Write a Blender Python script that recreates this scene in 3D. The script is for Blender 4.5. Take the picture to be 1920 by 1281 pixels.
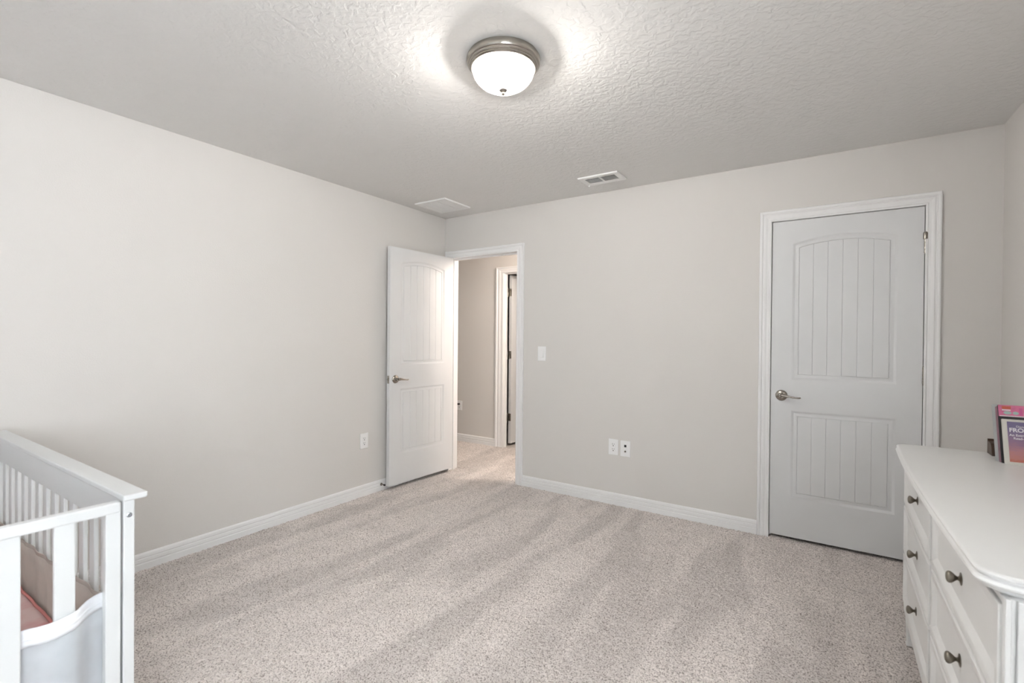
import bpy, bmesh, math, random
from mathutils import Vector, Matrix

for o in list(bpy.data.objects):
    bpy.data.objects.remove(o)
SC = bpy.context.scene
COL = SC.collection
PI = math.pi

# ------------------------------------------------------------------ camera
cam_d = bpy.data.cameras.new('camera'); cam = bpy.data.objects.new('camera', cam_d); COL.objects.link(cam)
yaw, pit, rol, fpx = -0.581755892, -0.00722501, 0.00841877, 903.9048
fw = Vector((math.sin(yaw)*math.cos(pit), math.cos(yaw)*math.cos(pit), math.sin(pit)))
rt = Vector((math.cos(yaw), -math.sin(yaw), 0)); up = rt.cross(fw)
R2 = rt*math.cos(rol) + up*math.sin(rol); U2 = -rt*math.sin(rol) + up*math.cos(rol)
m = Matrix((R2, U2, -fw)).transposed().to_4x4()
m.translation = Vector((3.13877, -3.57302, 1.28355))
cam.matrix_world = m
cam_d.sensor_width = 36.0; cam_d.lens = fpx/1920*36.0; cam_d.clip_start = 0.02
cam_d.dof.use_dof = True; cam_d.dof.focus_distance = 4.2; cam_d.dof.aperture_fstop = 4.0
SC.camera = cam

# ------------------------------------------------------------------ world, light, exposure
W = bpy.data.worlds.new('world'); SC.world = W; W.use_nodes = True
bg = W.node_tree.nodes['Background']; bg.inputs[0].default_value = (0.80, 0.90, 1.0, 1); bg.inputs[1].default_value = 1.0
SC.view_settings.view_transform = 'Standard'; SC.view_settings.look = 'None'
SC.view_settings.gamma = 1.0; SC.view_settings.use_curve_mapping = False
SC.view_settings.exposure = 0.06

def area(name, loc, rot, sx, sy, power, col):
    l = bpy.data.lights.new(name, 'AREA'); l.shape = 'RECTANGLE'; l.size = sx; l.size_y = sy
    l.energy = power; l.color = col
    o = bpy.data.objects.new(name, l); o.location = loc; o.rotation_euler = rot; COL.objects.link(o)
    return o
# daylight entering by the right window behind the camera
area('window_daylight', (4.03, -4.20, 1.42), (0, PI/2, 0), 1.25, 1.60, 124, (0.90, 0.955, 1.0))
area('rear_fill_light', (1.90, -5.73, 1.42), (PI/2, 0, 0), 1.80, 1.25, 10, (0.90, 0.955, 1.0))  # added fill lamp, brightens surfaces facing the rear wall

# ------------------------------------------------------------------ materials
def newmat(name):
    mt = bpy.data.materials.new(name); mt.use_nodes = True
    nt = mt.node_tree; b = nt.nodes['Principled BSDF']
    return mt, nt, b
def N(nt, kind, **kw):
    n = nt.nodes.new(kind)
    for k, v in kw.items():
        if hasattr(n, k): setattr(n, k, v)
        else: n.inputs[k].default_value = v
    return n
def plain(name, col, rough=0.5, metal=0.0, var=0.03, vscale=6.0, bump=0.0, bscale=200.0, spec=None):
    mt, nt, b = newmat(name)
    b.inputs['Roughness'].default_value = rough; b.inputs['Metallic'].default_value = metal
    if spec is not None: b.inputs['Specular IOR Level'].default_value = spec
    tc = N(nt, 'ShaderNodeTexCoord')
    ns = N(nt, 'ShaderNodeTexNoise'); ns.inputs['Scale'].default_value = vscale; ns.inputs['Detail'].default_value = 3
    nt.links.new(tc.outputs['Object'], ns.inputs['Vector'])
    rp = N(nt, 'ShaderNodeValToRGB')
    rp.color_ramp.elements[0].position = 0.3; rp.color_ramp.elements[1].position = 0.7
    rp.color_ramp.elements[0].color = (*[c*(1-var) for c in col], 1)
    rp.color_ramp.elements[1].color = (*[min(1, c*(1+var)) for c in col], 1)
    nt.links.new(ns.outputs['Fac'], rp.inputs['Fac']); nt.links.new(rp.outputs['Color'], b.inputs['Base Color'])
    if bump > 0:
        n2 = N(nt, 'ShaderNodeTexNoise'); n2.inputs['Scale'].default_value = bscale; n2.inputs['Detail'].default_value = 2
        nt.links.new(tc.outputs['Object'], n2.inputs['Vector'])
        bp = N(nt, 'ShaderNodeBump'); bp.inputs['Strength'].default_value = 1.0; bp.inputs['Distance'].default_value = bump
        nt.links.new(n2.outputs['Fac'], bp.inputs['Height']); nt.links.new(bp.outputs['Normal'], b.inputs['Normal'])
    return mt

M = {}
M['wall'] = plain('painted_drywall', (0.700, 0.676, 0.650), 0.75, var=0.012, vscale=1.2, bump=0.0006, bscale=140, spec=0.25)
M['trim'] = plain('white_trim_paint', (0.85, 0.85, 0.85), 0.38, var=0.01, bump=0.0001, bscale=90)
M['door'] = plain('white_door_paint', (0.725, 0.73, 0.735), 0.42, var=0.01, bump=0.00015, bscale=160)
M['crib'] = plain('white_lacquered_wood', (0.665, 0.675, 0.675), 0.35, var=0.01)
M['dresser'] = plain('white_painted_wood', (0.82, 0.82, 0.81), 0.30, var=0.012, vscale=3)
M['nickel'] = plain('satin_nickel', (0.36, 0.335, 0.30), 0.24, 1.0, var=0.04, vscale=30)
M['steel'] = plain('zinc_bolt', (0.42, 0.45, 0.48), 0.35, 1.0, var=0.05, vscale=80)
M['pewter'] = plain('antique_pewter', (0.21, 0.19, 0.16), 0.32, 1.0, var=0.18, vscale=60)
M['plastic'] = plain('white_plastic', (0.88, 0.88, 0.88), 0.3, var=0.005)
M['black'] = plain('black_plastic', (0.015, 0.015, 0.017), 0.4, var=0.1)
M['slot'] = plain('dark_slot', (0.03, 0.03, 0.03), 0.6, var=0.1)
M['vent'] = plain('white_enamelled_metal', (0.87, 0.87, 0.86), 0.4, var=0.01)
M['duct'] = plain('grey_galvanised_duct', (0.16, 0.16, 0.155), 0.6, 0.3, var=0.1)
M['brown'] = plain('dark_brown_wood', (0.055, 0.030, 0.018), 0.5, var=0.3, vscale=25)
M['page'] = plain('page_paper', (0.50, 0.48, 0.44), 0.8, var=0.10, vscale=90)
M['cream'] = plain('cream_cover_border', (0.62, 0.60, 0.55), 0.4, var=0.02)
M['cover_black'] = plain('black_cover_card', (0.012, 0.013, 0.016), 0.35, var=0.1)
M['cover_pink'] = plain('pink_cover_card', (0.55, 0.14, 0.26), 0.4, var=0.25, vscale=30)
M['cover_grey'] = plain('pale_grey_cover_card', (0.42, 0.43, 0.43), 0.45, var=0.05)
M['cover_mauve'] = plain('mauve_cover_card', (0.30, 0.17, 0.20), 0.45, var=0.2, vscale=30)
M['orange'] = plain('orange_print', (0.45, 0.085, 0.045), 0.4, var=0.05)
M['mint'] = plain('mint_print', (0.36, 0.52, 0.48), 0.4, var=0.12, vscale=40)
M['white_print'] = plain('white_print', (0.80, 0.78, 0.80), 0.4, var=0.02)
M['magenta'] = plain('magenta_print', (0.50, 0.09, 0.24), 0.4, var=0.1)

def ceiling_mat():
    mt, nt, b = newmat('knockdown_textured_ceiling')
    b.inputs['Roughness'].default_value = 0.85; b.inputs['Specular IOR Level'].default_value = 0.2
    tc = N(nt, 'ShaderNodeTexCoord')
    n0 = N(nt, 'ShaderNodeTexNoise'); n0.inputs['Scale'].default_value = 9; n0.inputs['Detail'].default_value = 2
    n1 = N(nt, 'ShaderNodeTexNoise'); n1.inputs['Scale'].default_value = 34; n1.inputs['Detail'].default_value = 4; n1.inputs['Distortion'].default_value = 0.6
    for n in (n0, n1): nt.links.new(tc.outputs['Object'], n.inputs['Vector'])
    rp = N(nt, 'ShaderNodeValToRGB'); rp.color_ramp.elements[0].position = 0.42; rp.color_ramp.elements[1].position = 0.60
    nt.links.new(n1.outputs['Fac'], rp.inputs['Fac'])
    n2 = N(nt, 'ShaderNodeTexNoise'); n2.inputs['Scale'].default_value = 110; n2.inputs['Detail'].default_value = 2
    nt.links.new(tc.outputs['Object'], n2.inputs['Vector'])
    ma = N(nt, 'ShaderNodeMath', operation='MULTIPLY_ADD'); ma.inputs[1].default_value = 0.25
    nt.links.new(n2.outputs['Fac'], ma.inputs[0]); nt.links.new(rp.outputs['Color'], ma.inputs[2])
    bp = N(nt, 'ShaderNodeBump'); bp.inputs['Strength'].default_value = 1.0; bp.inputs['Distance'].default_value = 0.0009
    nt.links.new(ma.outputs[0], bp.inputs['Height']); nt.links.new(bp.outputs['Normal'], b.inputs['Normal'])
    r2 = N(nt, 'ShaderNodeValToRGB')
    r2.color_ramp.elements[0].color = (0.775, 0.765, 0.750, 1); r2.color_ramp.elements[1].color = (0.795, 0.785, 0.770, 1)
    nt.links.new(n0.outputs['Fac'], r2.inputs['Fac']); nt.links.new(r2.outputs['Color'], b.inputs['Base Color'])
    return mt
M['ceiling'] = ceiling_mat()

def carpet_mat(name='cut_pile_carpet'):
    mt, nt, b = newmat(name)
    b.inputs['Roughness'].default_value = 0.95; b.inputs['Specular IOR Level'].default_value = 0.05
    b.inputs['Sheen Weight'].default_value = 0.15; b.inputs['Sheen Roughness'].default_value = 0.6
    L = nt.links.new
    ge = N(nt, 'ShaderNodeNewGeometry')
    # swept pile: broad bands where the vacuum laid the pile one way or the other
    mp = N(nt, 'ShaderNodeMapping'); mp.inputs['Rotation'].default_value = (0, 0, math.radians(8)); mp.inputs['Scale'].default_value = (4.3, 0.75, 1)
    L(ge.outputs['Position'], mp.inputs['Vector'])
    nb = N(nt, 'ShaderNodeTexNoise'); nb.inputs['Scale'].default_value = 1.0; nb.inputs['Detail'].default_value = 1.5; nb.inputs['Distortion'].default_value = 0.5
    L(mp.outputs['Vector'], nb.inputs['Vector'])
    rb = N(nt, 'ShaderNodeValToRGB'); rb.color_ramp.elements[0].position = 0.44; rb.color_ramp.elements[1].position = 0.56
    L(nb.outputs['Fac'], rb.inputs['Fac'])
    n5 = N(nt, 'ShaderNodeTexNoise'); n5.inputs['Scale'].default_value = 7; n5.inputs['Detail'].default_value = 4
    L(ge.outputs['Position'], n5.inputs['Vector'])
    # tuft speckle
    v = N(nt, 'ShaderNodeTexNoise'); v.inputs['Scale'].default_value = 155; v.inputs['Detail'].default_value = 3; v.inputs['Roughness'].default_value = 0.55
    L(ge.outputs['Position'], v.inputs['Vector'])
    rv = N(nt, 'ShaderNodeValToRGB')
    e = rv.color_ramp.elements
    e[0].position = 0.36; e[0].color = (0.30, 0.26, 0.238, 1)
    e[1].position = 0.62; e[1].color = (0.83, 0.77, 0.735, 1)
    x = rv.color_ramp.elements.new(0.46); x.color = (0.67, 0.61, 0.575, 1)
    L(v.outputs['Fac'], rv.inputs['Fac'])
    m1 = N(nt, 'ShaderNodeMapRange'); m1.inputs['To Min'].default_value = 0.87; m1.inputs['To Max'].default_value = 1.05
    L(rb.outputs['Color'], m1.inputs['Value'])
    m2 = N(nt, 'ShaderNodeMapRange'); m2.inputs['From Min'].default_value = 0.3; m2.inputs['From Max'].default_value = 0.7; m2.inputs['To Min'].default_value = 0.94; m2.inputs['To Max'].default_value = 1.05
    L(n5.outputs['Fac'], m2.inputs['Value'])
    mm = N(nt, 'ShaderNodeMath', operation='MULTIPLY'); L(m1.outputs[0], mm.inputs[0]); L(m2.outputs[0], mm.inputs[1])
    vm = N(nt, 'ShaderNodeVectorMath', operation='SCALE'); L(rv.outputs['Color'], vm.inputs[0]); L(mm.outputs[0], vm.inputs['Scale'])
    L(vm.outputs['Vector'], b.inputs['Base Color'])
    bp = N(nt, 'ShaderNodeBump'); bp.inputs['Strength'].default_value = 1.0; bp.inputs['Distance'].default_value = 0.004
    L(v.outputs['Fac'], bp.inputs['Height']); L(bp.outputs['Normal'], b.inputs['Normal'])
    return mt
M['carpet'] = carpet_mat()

def mesh_fabric(name, col, alpha):
    mt, nt, b = newmat(name)
    b.inputs['Roughness'].default_value = 0.9; b.inputs['Base Color'].default_value = (*col, 1)
    tr = N(nt, 'ShaderNodeBsdfTransparent'); tl = N(nt, 'ShaderNodeBsdfTranslucent'); tl.inputs['Color'].default_value = (*col, 1)
    m0 = N(nt, 'ShaderNodeMixShader'); m0.inputs[0].default_value = 0.35
    mx = N(nt, 'ShaderNodeMixShader')
    tc = N(nt, 'ShaderNodeTexCoord'); ns = N(nt, 'ShaderNodeTexNoise'); ns.inputs['Scale'].default_value = 14
    nt.links.new(tc.outputs['Object'], ns.inputs['Vector'])
    mr = N(nt, 'ShaderNodeMapRange'); mr.inputs['To Min'].default_value = alpha-0.12; mr.inputs['To Max'].default_value = alpha+0.12
    nt.links.new(ns.outputs['Fac'], mr.inputs['Value']); nt.links.new(mr.outputs[0], mx.inputs[0])
    out = nt.nodes['Material Output']
    nt.links.new(b.outputs[0], m0.inputs[1]); nt.links.new(tl.outputs[0], m0.inputs[2])
    nt.links.new(tr.outputs[0], mx.inputs[1]); nt.links.new(m0.outputs[0], mx.inputs[2]); nt.links.new(mx.outputs[0], out.inputs[0])
    return mt
M['gauze_beige'] = mesh_fabric('beige_gauze', (0.68, 0.61, 0.56), 0.66)
M['gauze_white'] = mesh_fabric('white_gauze', (0.74, 0.77, 0.80), 0.80)
M['satin'] = plain('white_satin_trim', (0.82, 0.83, 0.86), 0.4, var=0.03, vscale=20)

def sheet_mat():
    mt, nt, b = newmat('pink_watercolour_sheet')
    b.inputs['Roughness'].default_value = 0.9
    tc = N(nt, 'ShaderNodeTexCoord'); ns = N(nt, 'ShaderNodeTexNoise'); ns.inputs['Scale'].default_value = 11; ns.inputs['Detail'].default_value = 3
    nt.links.new(tc.outputs['Object'], ns.inputs['Vector'])
    rp = N(nt, 'ShaderNodeValToRGB'); e = rp.color_ramp.elements
    e[0].position = 0.36; e[0].color = (0.62, 0.32, 0.31, 1); e[1].position = 0.6; e[1].color = (0.68, 0.50, 0.47, 1)
    nt.links.new(ns.outputs['Fac'], rp.inputs['Fac']); nt.links.new(rp.outputs['Color'], b.inputs['Base Color'])
    return mt
M['sheet'] = sheet_mat()
M['sheet_rim'] = plain('coral_piping', (0.55, 0.20, 0.18), 0.8, var=0.1)

def dome_mat():
    mt, nt, b = newmat('alabaster_glass_lit')
    b.inputs['Base Color'].default_value = (0.9, 0.87, 0.83, 1); b.inputs['Roughness'].default_value = 0.25
    # two bulbs glow through the glass
    tc = N(nt, 'ShaderNodeTexCoord'); tot = None
    for c, r, k in (((-.055, -.030, -.075), .085, 1.0), ((.058, .022, -.075), .085, 1.0)):
        vd = N(nt, 'ShaderNodeVectorMath', operation='DISTANCE'); vd.inputs[1].default_value = c
        nt.links.new(tc.outputs['Object'], vd.inputs[0])
        mr = N(nt, 'ShaderNodeMapRange'); mr.interpolation_type = 'SMOOTHSTEP'
        mr.inputs['From Min'].default_value = .035; mr.inputs['From Max'].default_value = .035+r
        mr.inputs['To Min'].default_value = 1.6; mr.inputs['To Max'].default_value = 0.0
        nt.links.new(vd.outputs['Value'], mr.inputs['Value'])
        if tot is None: tot = mr.outputs[0]
        else:
            ad = N(nt, 'ShaderNodeMath', operation='ADD'); nt.links.new(tot, ad.inputs[0]); nt.links.new(mr.outputs[0], ad.inputs[1]); tot = ad.outputs[0]
    ad = N(nt, 'ShaderNodeMath', operation='ADD'); ad.inputs[1].default_value = 0.42; nt.links.new(tot, ad.inputs[0])
    nt.links.new(ad.outputs[0], b.inputs['Emission Strength'])
    b.inputs['Emission Color'].default_value = (1.0, 0.90, 0.80, 1)
    tr = N(nt, 'ShaderNodeBsdfTransparent'); mx = N(nt, 'ShaderNodeMixShader'); mx.inputs[0].default_value = 0.60
    nt.links.new(tr.outputs[0], mx.inputs[1]); nt.links.new(b.outputs[0], mx.inputs[2]); nt.links.new(mx.outputs[0], nt.nodes['Material Output'].inputs[0])
    return mt
M['dome'] = dome_mat()

def art_mat():
    mt, nt, b = newmat('sunset_cover_art')
    b.inputs['Roughness'].default_value = 0.35
    tc = N(nt, 'ShaderNodeTexCoord'); sp = N(nt, 'ShaderNodeSeparateXYZ')
    nt.links.new(tc.outputs['Generated'], sp.inputs[0])
    ns = N(nt, 'ShaderNodeTexNoise'); ns.inputs['Scale'].default_value = 6; ns.inputs['Detail'].default_value = 3
    mp = N(nt, 'ShaderNodeMapping'); mp.inputs['Scale'].default_value = (1, 1, 5)
    nt.links.new(tc.outputs['Generated'], mp.inputs[0]); nt.links.new(mp.outputs[0], ns.inputs['Vector'])
    ma = N(nt, 'ShaderNodeMath', operation='MULTIPLY_ADD'); ma.inputs[1].default_value = 0.30
    nt.links.new(ns.outputs['Fac'], ma.inputs[0]); nt.links.new(sp.outputs['Z'], ma.inputs[2])
    rp = N(nt, 'ShaderNodeValToRGB'); e = rp.color_ramp.elements
    e[0].position = 0.14; e[0].color = (0.42, 0.10, 0.06, 1); e[1].position = 0.95; e[1].color = (0.16, 0.13, 0.24, 1)
    for p, c in ((0.24, (0.45, 0.19, 0.17, 1)), (0.42, (0.42, 0.20, 0.22, 1)), (0.62, (0.26, 0.15, 0.24, 1))):
        q = rp.color_ramp.elements.new(p); q.color = c
    nt.links.new(ma.outputs[0], rp.inputs['Fac']); nt.links.new(rp.outputs['Color'], b.inputs['Base Color'])
    return mt
M['art'] = art_mat()
mt, nt, b = newmat('window_glass'); b.inputs['Transmission Weight'].default_value = 1.0; b.inputs['Roughness'].default_value = 0.0
b.inputs['IOR'].default_value = 1.0; M['glass'] = mt

# ------------------------------------------------------------------ mesh helpers
class MB:
    def __init__(s): s.v = []; s.f = []
    def add(s, vs, fs):
        n = len(s.v); s.v += [tuple(p) for p in vs]; s.f += [tuple(i+n for i in f) for f in fs]; return s
    def box(s, a, b):
        x0, y0, z0 = a; x1, y1, z1 = b
        return s.add([(x0,y0,z0),(x1,y0,z0),(x1,y1,z0),(x0,y1,z0),(x0,y0,z1),(x1,y0,z1),(x1,y1,z1),(x0,y1,z1)],
                     [(0,3,2,1),(4,5,6,7),(0,1,5,4),(1,2,6,5),(2,3,7,6),(3,0,4,7)])
    def lathe(s, prof, o=(0,0,0), axis=(0,0,1), seg=32):
        ax = Vector(axis).normalized(); t = Vector((1,0,0)) if abs(ax.x) < .9 else Vector((0,1,0))
        e1 = ax.cross(t).normalized(); e2 = ax.cross(e1); o = Vector(o)
        vs = []; fs = []
        for (r, h) in prof:
            for k in range(seg):
                a = 2*PI*k/seg; vs.append(o + ax*h + e1*(r*math.cos(a)) + e2*(r*math.sin(a)))
        for i in range(len(prof)-1):
            for k in range(seg):
                k2 = (k+1) % seg
                fs.append((i*seg+k, i*seg+k2, (i+1)*seg+k2, (i+1)*seg+k))
        if prof[0][0] > 1e-6: fs.append(tuple(reversed(range(seg))))
        if prof[-1][0] > 1e-6: fs.append(tuple((len(prof)-1)*seg+k for k in range(seg)))
        return s.add(vs, fs)
    def tube(s, pts, rads, seg=12, flat=1.0):
        pts = [Vector(p) for p in pts]; n = len(pts); vs = []; fs = []
        up0 = Vector((0,0,1))
        for i, p in enumerate(pts):
            d = (pts[min(i+1,n-1)] - pts[max(i-1,0)]).normalized()
            a = d.cross(up0); a = a.normalized() if a.length > 1e-4 else Vector((1,0,0)); b2 = a.cross(d).normalized()
            for k in range(seg):
                t = 2*PI*k/seg; vs.append(p + a*(rads[i]*math.cos(t)) + b2*(rads[i]*flat*math.sin(t)))
        for i in range(n-1):
            for k in range(seg):
                k2 = (k+1) % seg; fs.append((i*seg+k, i*seg+k2, (i+1)*seg+k2, (i+1)*seg+k))
        fs.append(tuple(reversed(range(seg)))); fs.append(tuple((n-1)*seg+k for k in range(seg)))
        return s.add(vs, fs)
    def sweep(s, rows, close_ends=True):
        # rows: list of equally long point lists (profile at each station)
        n = len(rows[0]); vs = [p for r in rows for p in r]; fs = []
        for i in range(len(rows)-1):
            for k in range(n):
                k2 = (k+1) % n; fs.append((i*n+k, i*n+k2, (i+1)*n+k2, (i+1)*n+k))
        if close_ends: fs.append(tuple(range(n))); fs.append(tuple(reversed([(len(rows)-1)*n+k for k in range(n)])))
        return s.add(vs, fs)
    def obj(s, name, mat, parent=None, bevel=0.0, smooth=None, xf=None, seg=2):
        me = bpy.data.meshes.new(name)
        vs = [xf(*p) for p in s.v] if xf else s.v
        me.from_pydata(vs, [], s.f)
        bm = bmesh.new(); bm.from_mesh(me)
        bmesh.ops.remove_doubles(bm, verts=bm.verts, dist=1e-6)
        if bevel > 0:
            es = [e for e in bm.edges if len(e.link_faces) == 2 and e.calc_face_angle(0) > math.radians(40)]
            bmesh.ops.bevel(bm, geom=es, offset=bevel, segments=seg, affect='EDGES', profile=0.5, clamp_overlap=True)
        bmesh.ops.recalc_face_normals(bm, faces=bm.faces)
        bm.to_mesh(me); bm.free()
        if smooth is not None:
            me.shade_smooth(); me.set_sharp_from_angle(angle=math.radians(smooth))
        me.materials.append(M[mat] if isinstance(mat, str) else mat)
        o = bpy.data.objects.new(name, me); COL.objects.link(o)
        if parent is not None: o.parent = parent
        return o
def tag(o, label, cat, group=None, kind=None):
    o['label'] = label; o['category'] = cat
    if group: o['group'] = group
    if kind: o['kind'] = kind
    return o
def thing(name, label, cat, loc=(0,0,0), rz=0.0, group=None, kind=None):
    o = bpy.data.objects.new(name, None); o.empty_display_size = 0.05; COL.objects.link(o)
    o.location = loc; o.rotation_euler = (0, 0, rz)
    return tag(o, label, cat, group, kind)
def copy_tree(o, parent=None):
    c = o.copy(); COL.objects.link(c)
    if parent is not None: c.parent = parent
    for ch in list(o.children): copy_tree(ch, c)
    return c
def struct(mb, name, mat, label, cat, **kw):
    return tag(mb.obj(name, mat, **kw), label, cat, kind='structure')

# ------------------------------------------------------------------ room shell
H = 2.44; WX = 3.905; YR = -5.6; T = 0.115
HY = 1.105                       # near face of the hallway's far wall
# openings
E0, E1, EZ = 0.073, 0.842, 2.045   # entrance (jamb faces)
C0, C1, CZ = 2.8195, 3.5885, 2.055 # closet
G0, G1, GZ = -0.056, 0.70, 2.045   # hallway door
def wall_with_holes(x0, x1, y0, y1, holes, name, label):
    mb = MB(); xs = x0
    for (a, b_, zt) in sorted(holes):
        mb.box((xs, y0, 0), (a, y1, H)); mb.box((a, y0, zt), (b_, y1, H)); xs = b_
    mb.box((xs, y0, 0), (x1, y1, H))
    return struct(mb, name, 'wall', label, 'wall')
JT = 0.018
floor = struct(MB().box((-2.2, YR-.1, -0.10), (WX+.13, 3.2, -0.0115)), 'floor', 'carpet',
       'beige cut-pile carpet with vacuum tracks across the bedroom and hallway', 'floor')
struct(MB().box((-2.2, YR-.1, H), (WX+.13, 3.2, H+.12)), 'ceiling', 'ceiling', 'off-white knockdown-textured ceiling', 'ceiling')
struct(MB().box((-T, YR, 0), (0, 0.0, H)), 'wall_left', 'wall', 'plain light greige wall on the left behind the crib', 'wall')
wall_with_holes(-T, WX, 0.0, T, [(E0-JT, E1+JT, EZ+JT), (C0-JT, C1+JT, CZ+JT)], 'wall_back', 'greige wall with the open doorway and the closed closet door')
# right wall with window opening
wr = MB()
wy0, wy1, wz0, wz1 = -5.0, -3.4, 0.80, 2.05
vx0, vx1 = 1.0, 2.8
wr.box((WX, YR, 0), (WX+T, wy0, H)); wr.box((WX, wy1, 0), (WX+T, T, H)); wr.box((WX, wy0, 0), (WX+T, wy1, wz0)); wr.box((WX, wy0, wz1), (WX+T, wy1, H))
struct(wr, 'wall_right', 'wall', 'greige wall on the right behind the dresser', 'wall')
vr = MB(); vr.box((-T, YR-T, 0), (vx0, YR, H)); vr.box((vx1, YR-T, 0), (WX+T, YR, H)); vr.box((vx0, YR-T, 0), (vx1, YR, wz0)); vr.box((vx0, YR-T, wz1), (vx1, YR, H))
struct(vr, 'wall_rear', 'wall', 'greige rear wall with an added window behind the camera', 'wall')
# hallway shell
wall_with_holes(-2.2, 2.0, HY, HY+.062, [(G0-JT, G1+JT, GZ+JT)], 'wall_hallway', 'warm lit hallway wall seen through the open doorway')
struct(MB().box((-2.2, -T, 0), (-2.1, 3.2, H)).box((-2.1, 0, 0), (-T, T, H)), 'wall_hallway_left', 'wall', 'hallway end wall hidden left of the doorway', 'wall')
struct(MB().box((1.9, T, 0), (2.0, 3.2, H)).box((2.0, .9, 0), (WX+T, 1.0, H)).box((WX, T, 0), (WX+T, .9, H)), 'wall_hallway_right', 'wall', 'hallway end wall and closet walls hidden right of the doorway', 'wall')
struct(MB().box((-2.1, 3.1, 0), (2.0, 3.2, H)), 'wall_far_room', 'wall', 'far wall of the dark room beyond the hallway', 'wall')

# ---- carpet pile: one continuous field of tufts (stuff), real relief on a fine grid
import numpy as np
def pile(name, x0, x1, y0, y1, st, amp, label):
    rng = np.random.default_rng(7)
    nx = int((x1-x0)/st)+1; ny = int((y1-y0)/st)+1
    X, Y = np.meshgrid(np.linspace(x0, x1, nx), np.linspace(y0, y1, ny), indexing='ij')
    h = rng.random((nx, ny))
    h = .62*h + .38*(np.roll(h, 1, 0)+np.roll(h, 1, 1))/2
    X = X + (rng.random((nx, ny))-.5)*st*.7; Y = Y + (rng.random((nx, ny))-.5)*st*.7
    X = np.clip(X, x0, x1); Y = np.clip(Y, y0, y1)
    Z = (h-1.0)*amp
    co = np.stack([X, Y, Z], -1).reshape(-1, 3).astype(np.float32)
    I = np.arange(nx*ny).reshape(nx, ny)
    q = np.stack([I[:-1, :-1], I[1:, :-1], I[1:, 1:], I[:-1, 1:]], -1).reshape(-1, 4).astype(np.int32)
    me = bpy.data.meshes.new(name); me.vertices.add(len(co)); me.vertices.foreach_set('co', co.ravel())
    me.loops.add(q.size); me.loops.foreach_set('vertex_index', q.ravel())
    me.polygons.add(len(q)); me.polygons.foreach_set('loop_start', np.arange(0, q.size, 4, dtype=np.int32))
    me.update(calc_edges=True); me.materials.append(M['carpet'])
    o = bpy.data.objects.new(name, me); COL.objects.link(o)
    tag(o, label, 'carpet', kind='stuff'); return o
pile('carpet_pile', .001, WX-.001, YR+.001, .12, .0062, .010, 'beige cut-pile carpet tufts of the bedroom floor')
pile('carpet_pile', -1.6, 1.88, .122, 1.10, .0075, .010, 'warm lit carpet tufts of the hallway floor')

# ---- baseboards: moulded profile (z, d)
BP = [(-.008,0),(-.008,.015),(.028,.015),(.031,.0115),(.036,.0115),(.039,.0140),(.054,.0135),(.057,.0100),(.061,.0100),(.064,.0125),(.078,.0105),(.083,.006),(.086,.0)]
def base(p0, p1, nrm, name, label, parent=None):
    rows = [[(p[0]+nrm[0]*d, p[1]+nrm[1]*d, z) for z, d in BP] for p in (p0, p1)]
    mb = MB().sweep(rows)
    o = mb.obj(name, 'trim', parent)
    return tag(o, label, 'baseboard', kind='structure')
CW = 0.070
base((0, YR), (0, 0), (1, 0), 'baseboard_left', 'white moulded baseboard along the left wall')
base((E1+CW, 0), (C0-CW, 0), (0, -1), 'baseboard_back', 'white moulded baseboard between the doorway and the closet')
base((C1+CW, 0), (WX, 0), (0, -1), 'baseboard_back_corner', 'short white baseboard right of the closet door')
base((WX, YR), (WX, 0), (-1, 0), 'baseboard_right', 'white baseboard behind the dresser')
base((0, YR), (WX, YR), (0, 1), 'baseboard_rear', 'white baseboard along the rear wall')
base((-2.1, HY), (G0-.112, HY), (0, -1), 'baseboard_hallway', 'white baseboard in the hallway left of the far door')

# ---- casings: profile (offset from opening, depth)
CP = [(0,0),(0,.011),(.004,.0135),(.009,.0135),(.013,.0105),(.024,.0115),(.034,.0150),(.040,.0155),(.045,.0125),(.049,.0125),(.053,.0175),(.062,.0190),(.067,.0175),(.070,.013),(.070,0)]
def casing(par, x0, x1, z1, ypl, ny, w=CW, left_w=None):
    s = w/.070; sl = (left_w if left_w else w)/.070; rev = 0.005
    def P(x, z, d): return (x, ypl+ny*d, z)
    L = MB().sweep([[P(x0-o*sl, -.008, d) for o, d in CP], [P(x0-o*sl, z1+o*s, d) for o, d in CP]])
    Hh = MB().sweep([[P(x0-o*sl, z1+o*s, d) for o, d in CP], [P(x1+o*s, z1+o*s, d) for o, d in CP]])
    Rr = MB().sweep([[P(x1+o*s, z1+o*s, d) for o, d in CP], [P(x1+o*s, -.008, d) for o, d in CP]])
    L.obj('side_casing', 'trim', par); Hh.obj('head_casing', 'trim', par); Rr.obj('side_casing', 'trim', par)
def jambs(par, x0, x1, z1, y0, y1, stop=None):
    MB().box((x0-JT, y0, -.008), (x0, y1, z1+JT)).obj('jamb', 'trim', par, bevel=.001)
    MB().box((x1, y0, -.008), (x1+JT, y1, z1+JT)).obj('jamb', 'trim', par, bevel=.001)
    MB().box((x0, y0, z1), (x1, y1, z1+JT)).obj('head_jamb', 'trim', par, bevel=.001)
    if stop:
        a, b_ = stop; q = .011
        MB().box((x0, a, -.008), (x0+q, b_, z1)).obj('door_stop_strip', 'trim', par, bevel=.001)
        MB().box((x1-q, a, -.008), (x1, b_, z1)).obj('door_stop_strip', 'trim', par, bevel=.001)
        MB().box((x0+q, a, z1-q), (x1-q, b_, z1)).obj('door_stop_strip', 'trim', par, bevel=.001)
t1 = thing('trim_1', 'white moulded casing and jambs around the open doorway', 'door frame', kind='structure')
casing(t1, E0, E1, EZ, 0, -1, w=CW, left_w=0.062); jambs(t1, E0, E1, EZ, -.001, T, (.040, .075))
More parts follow.
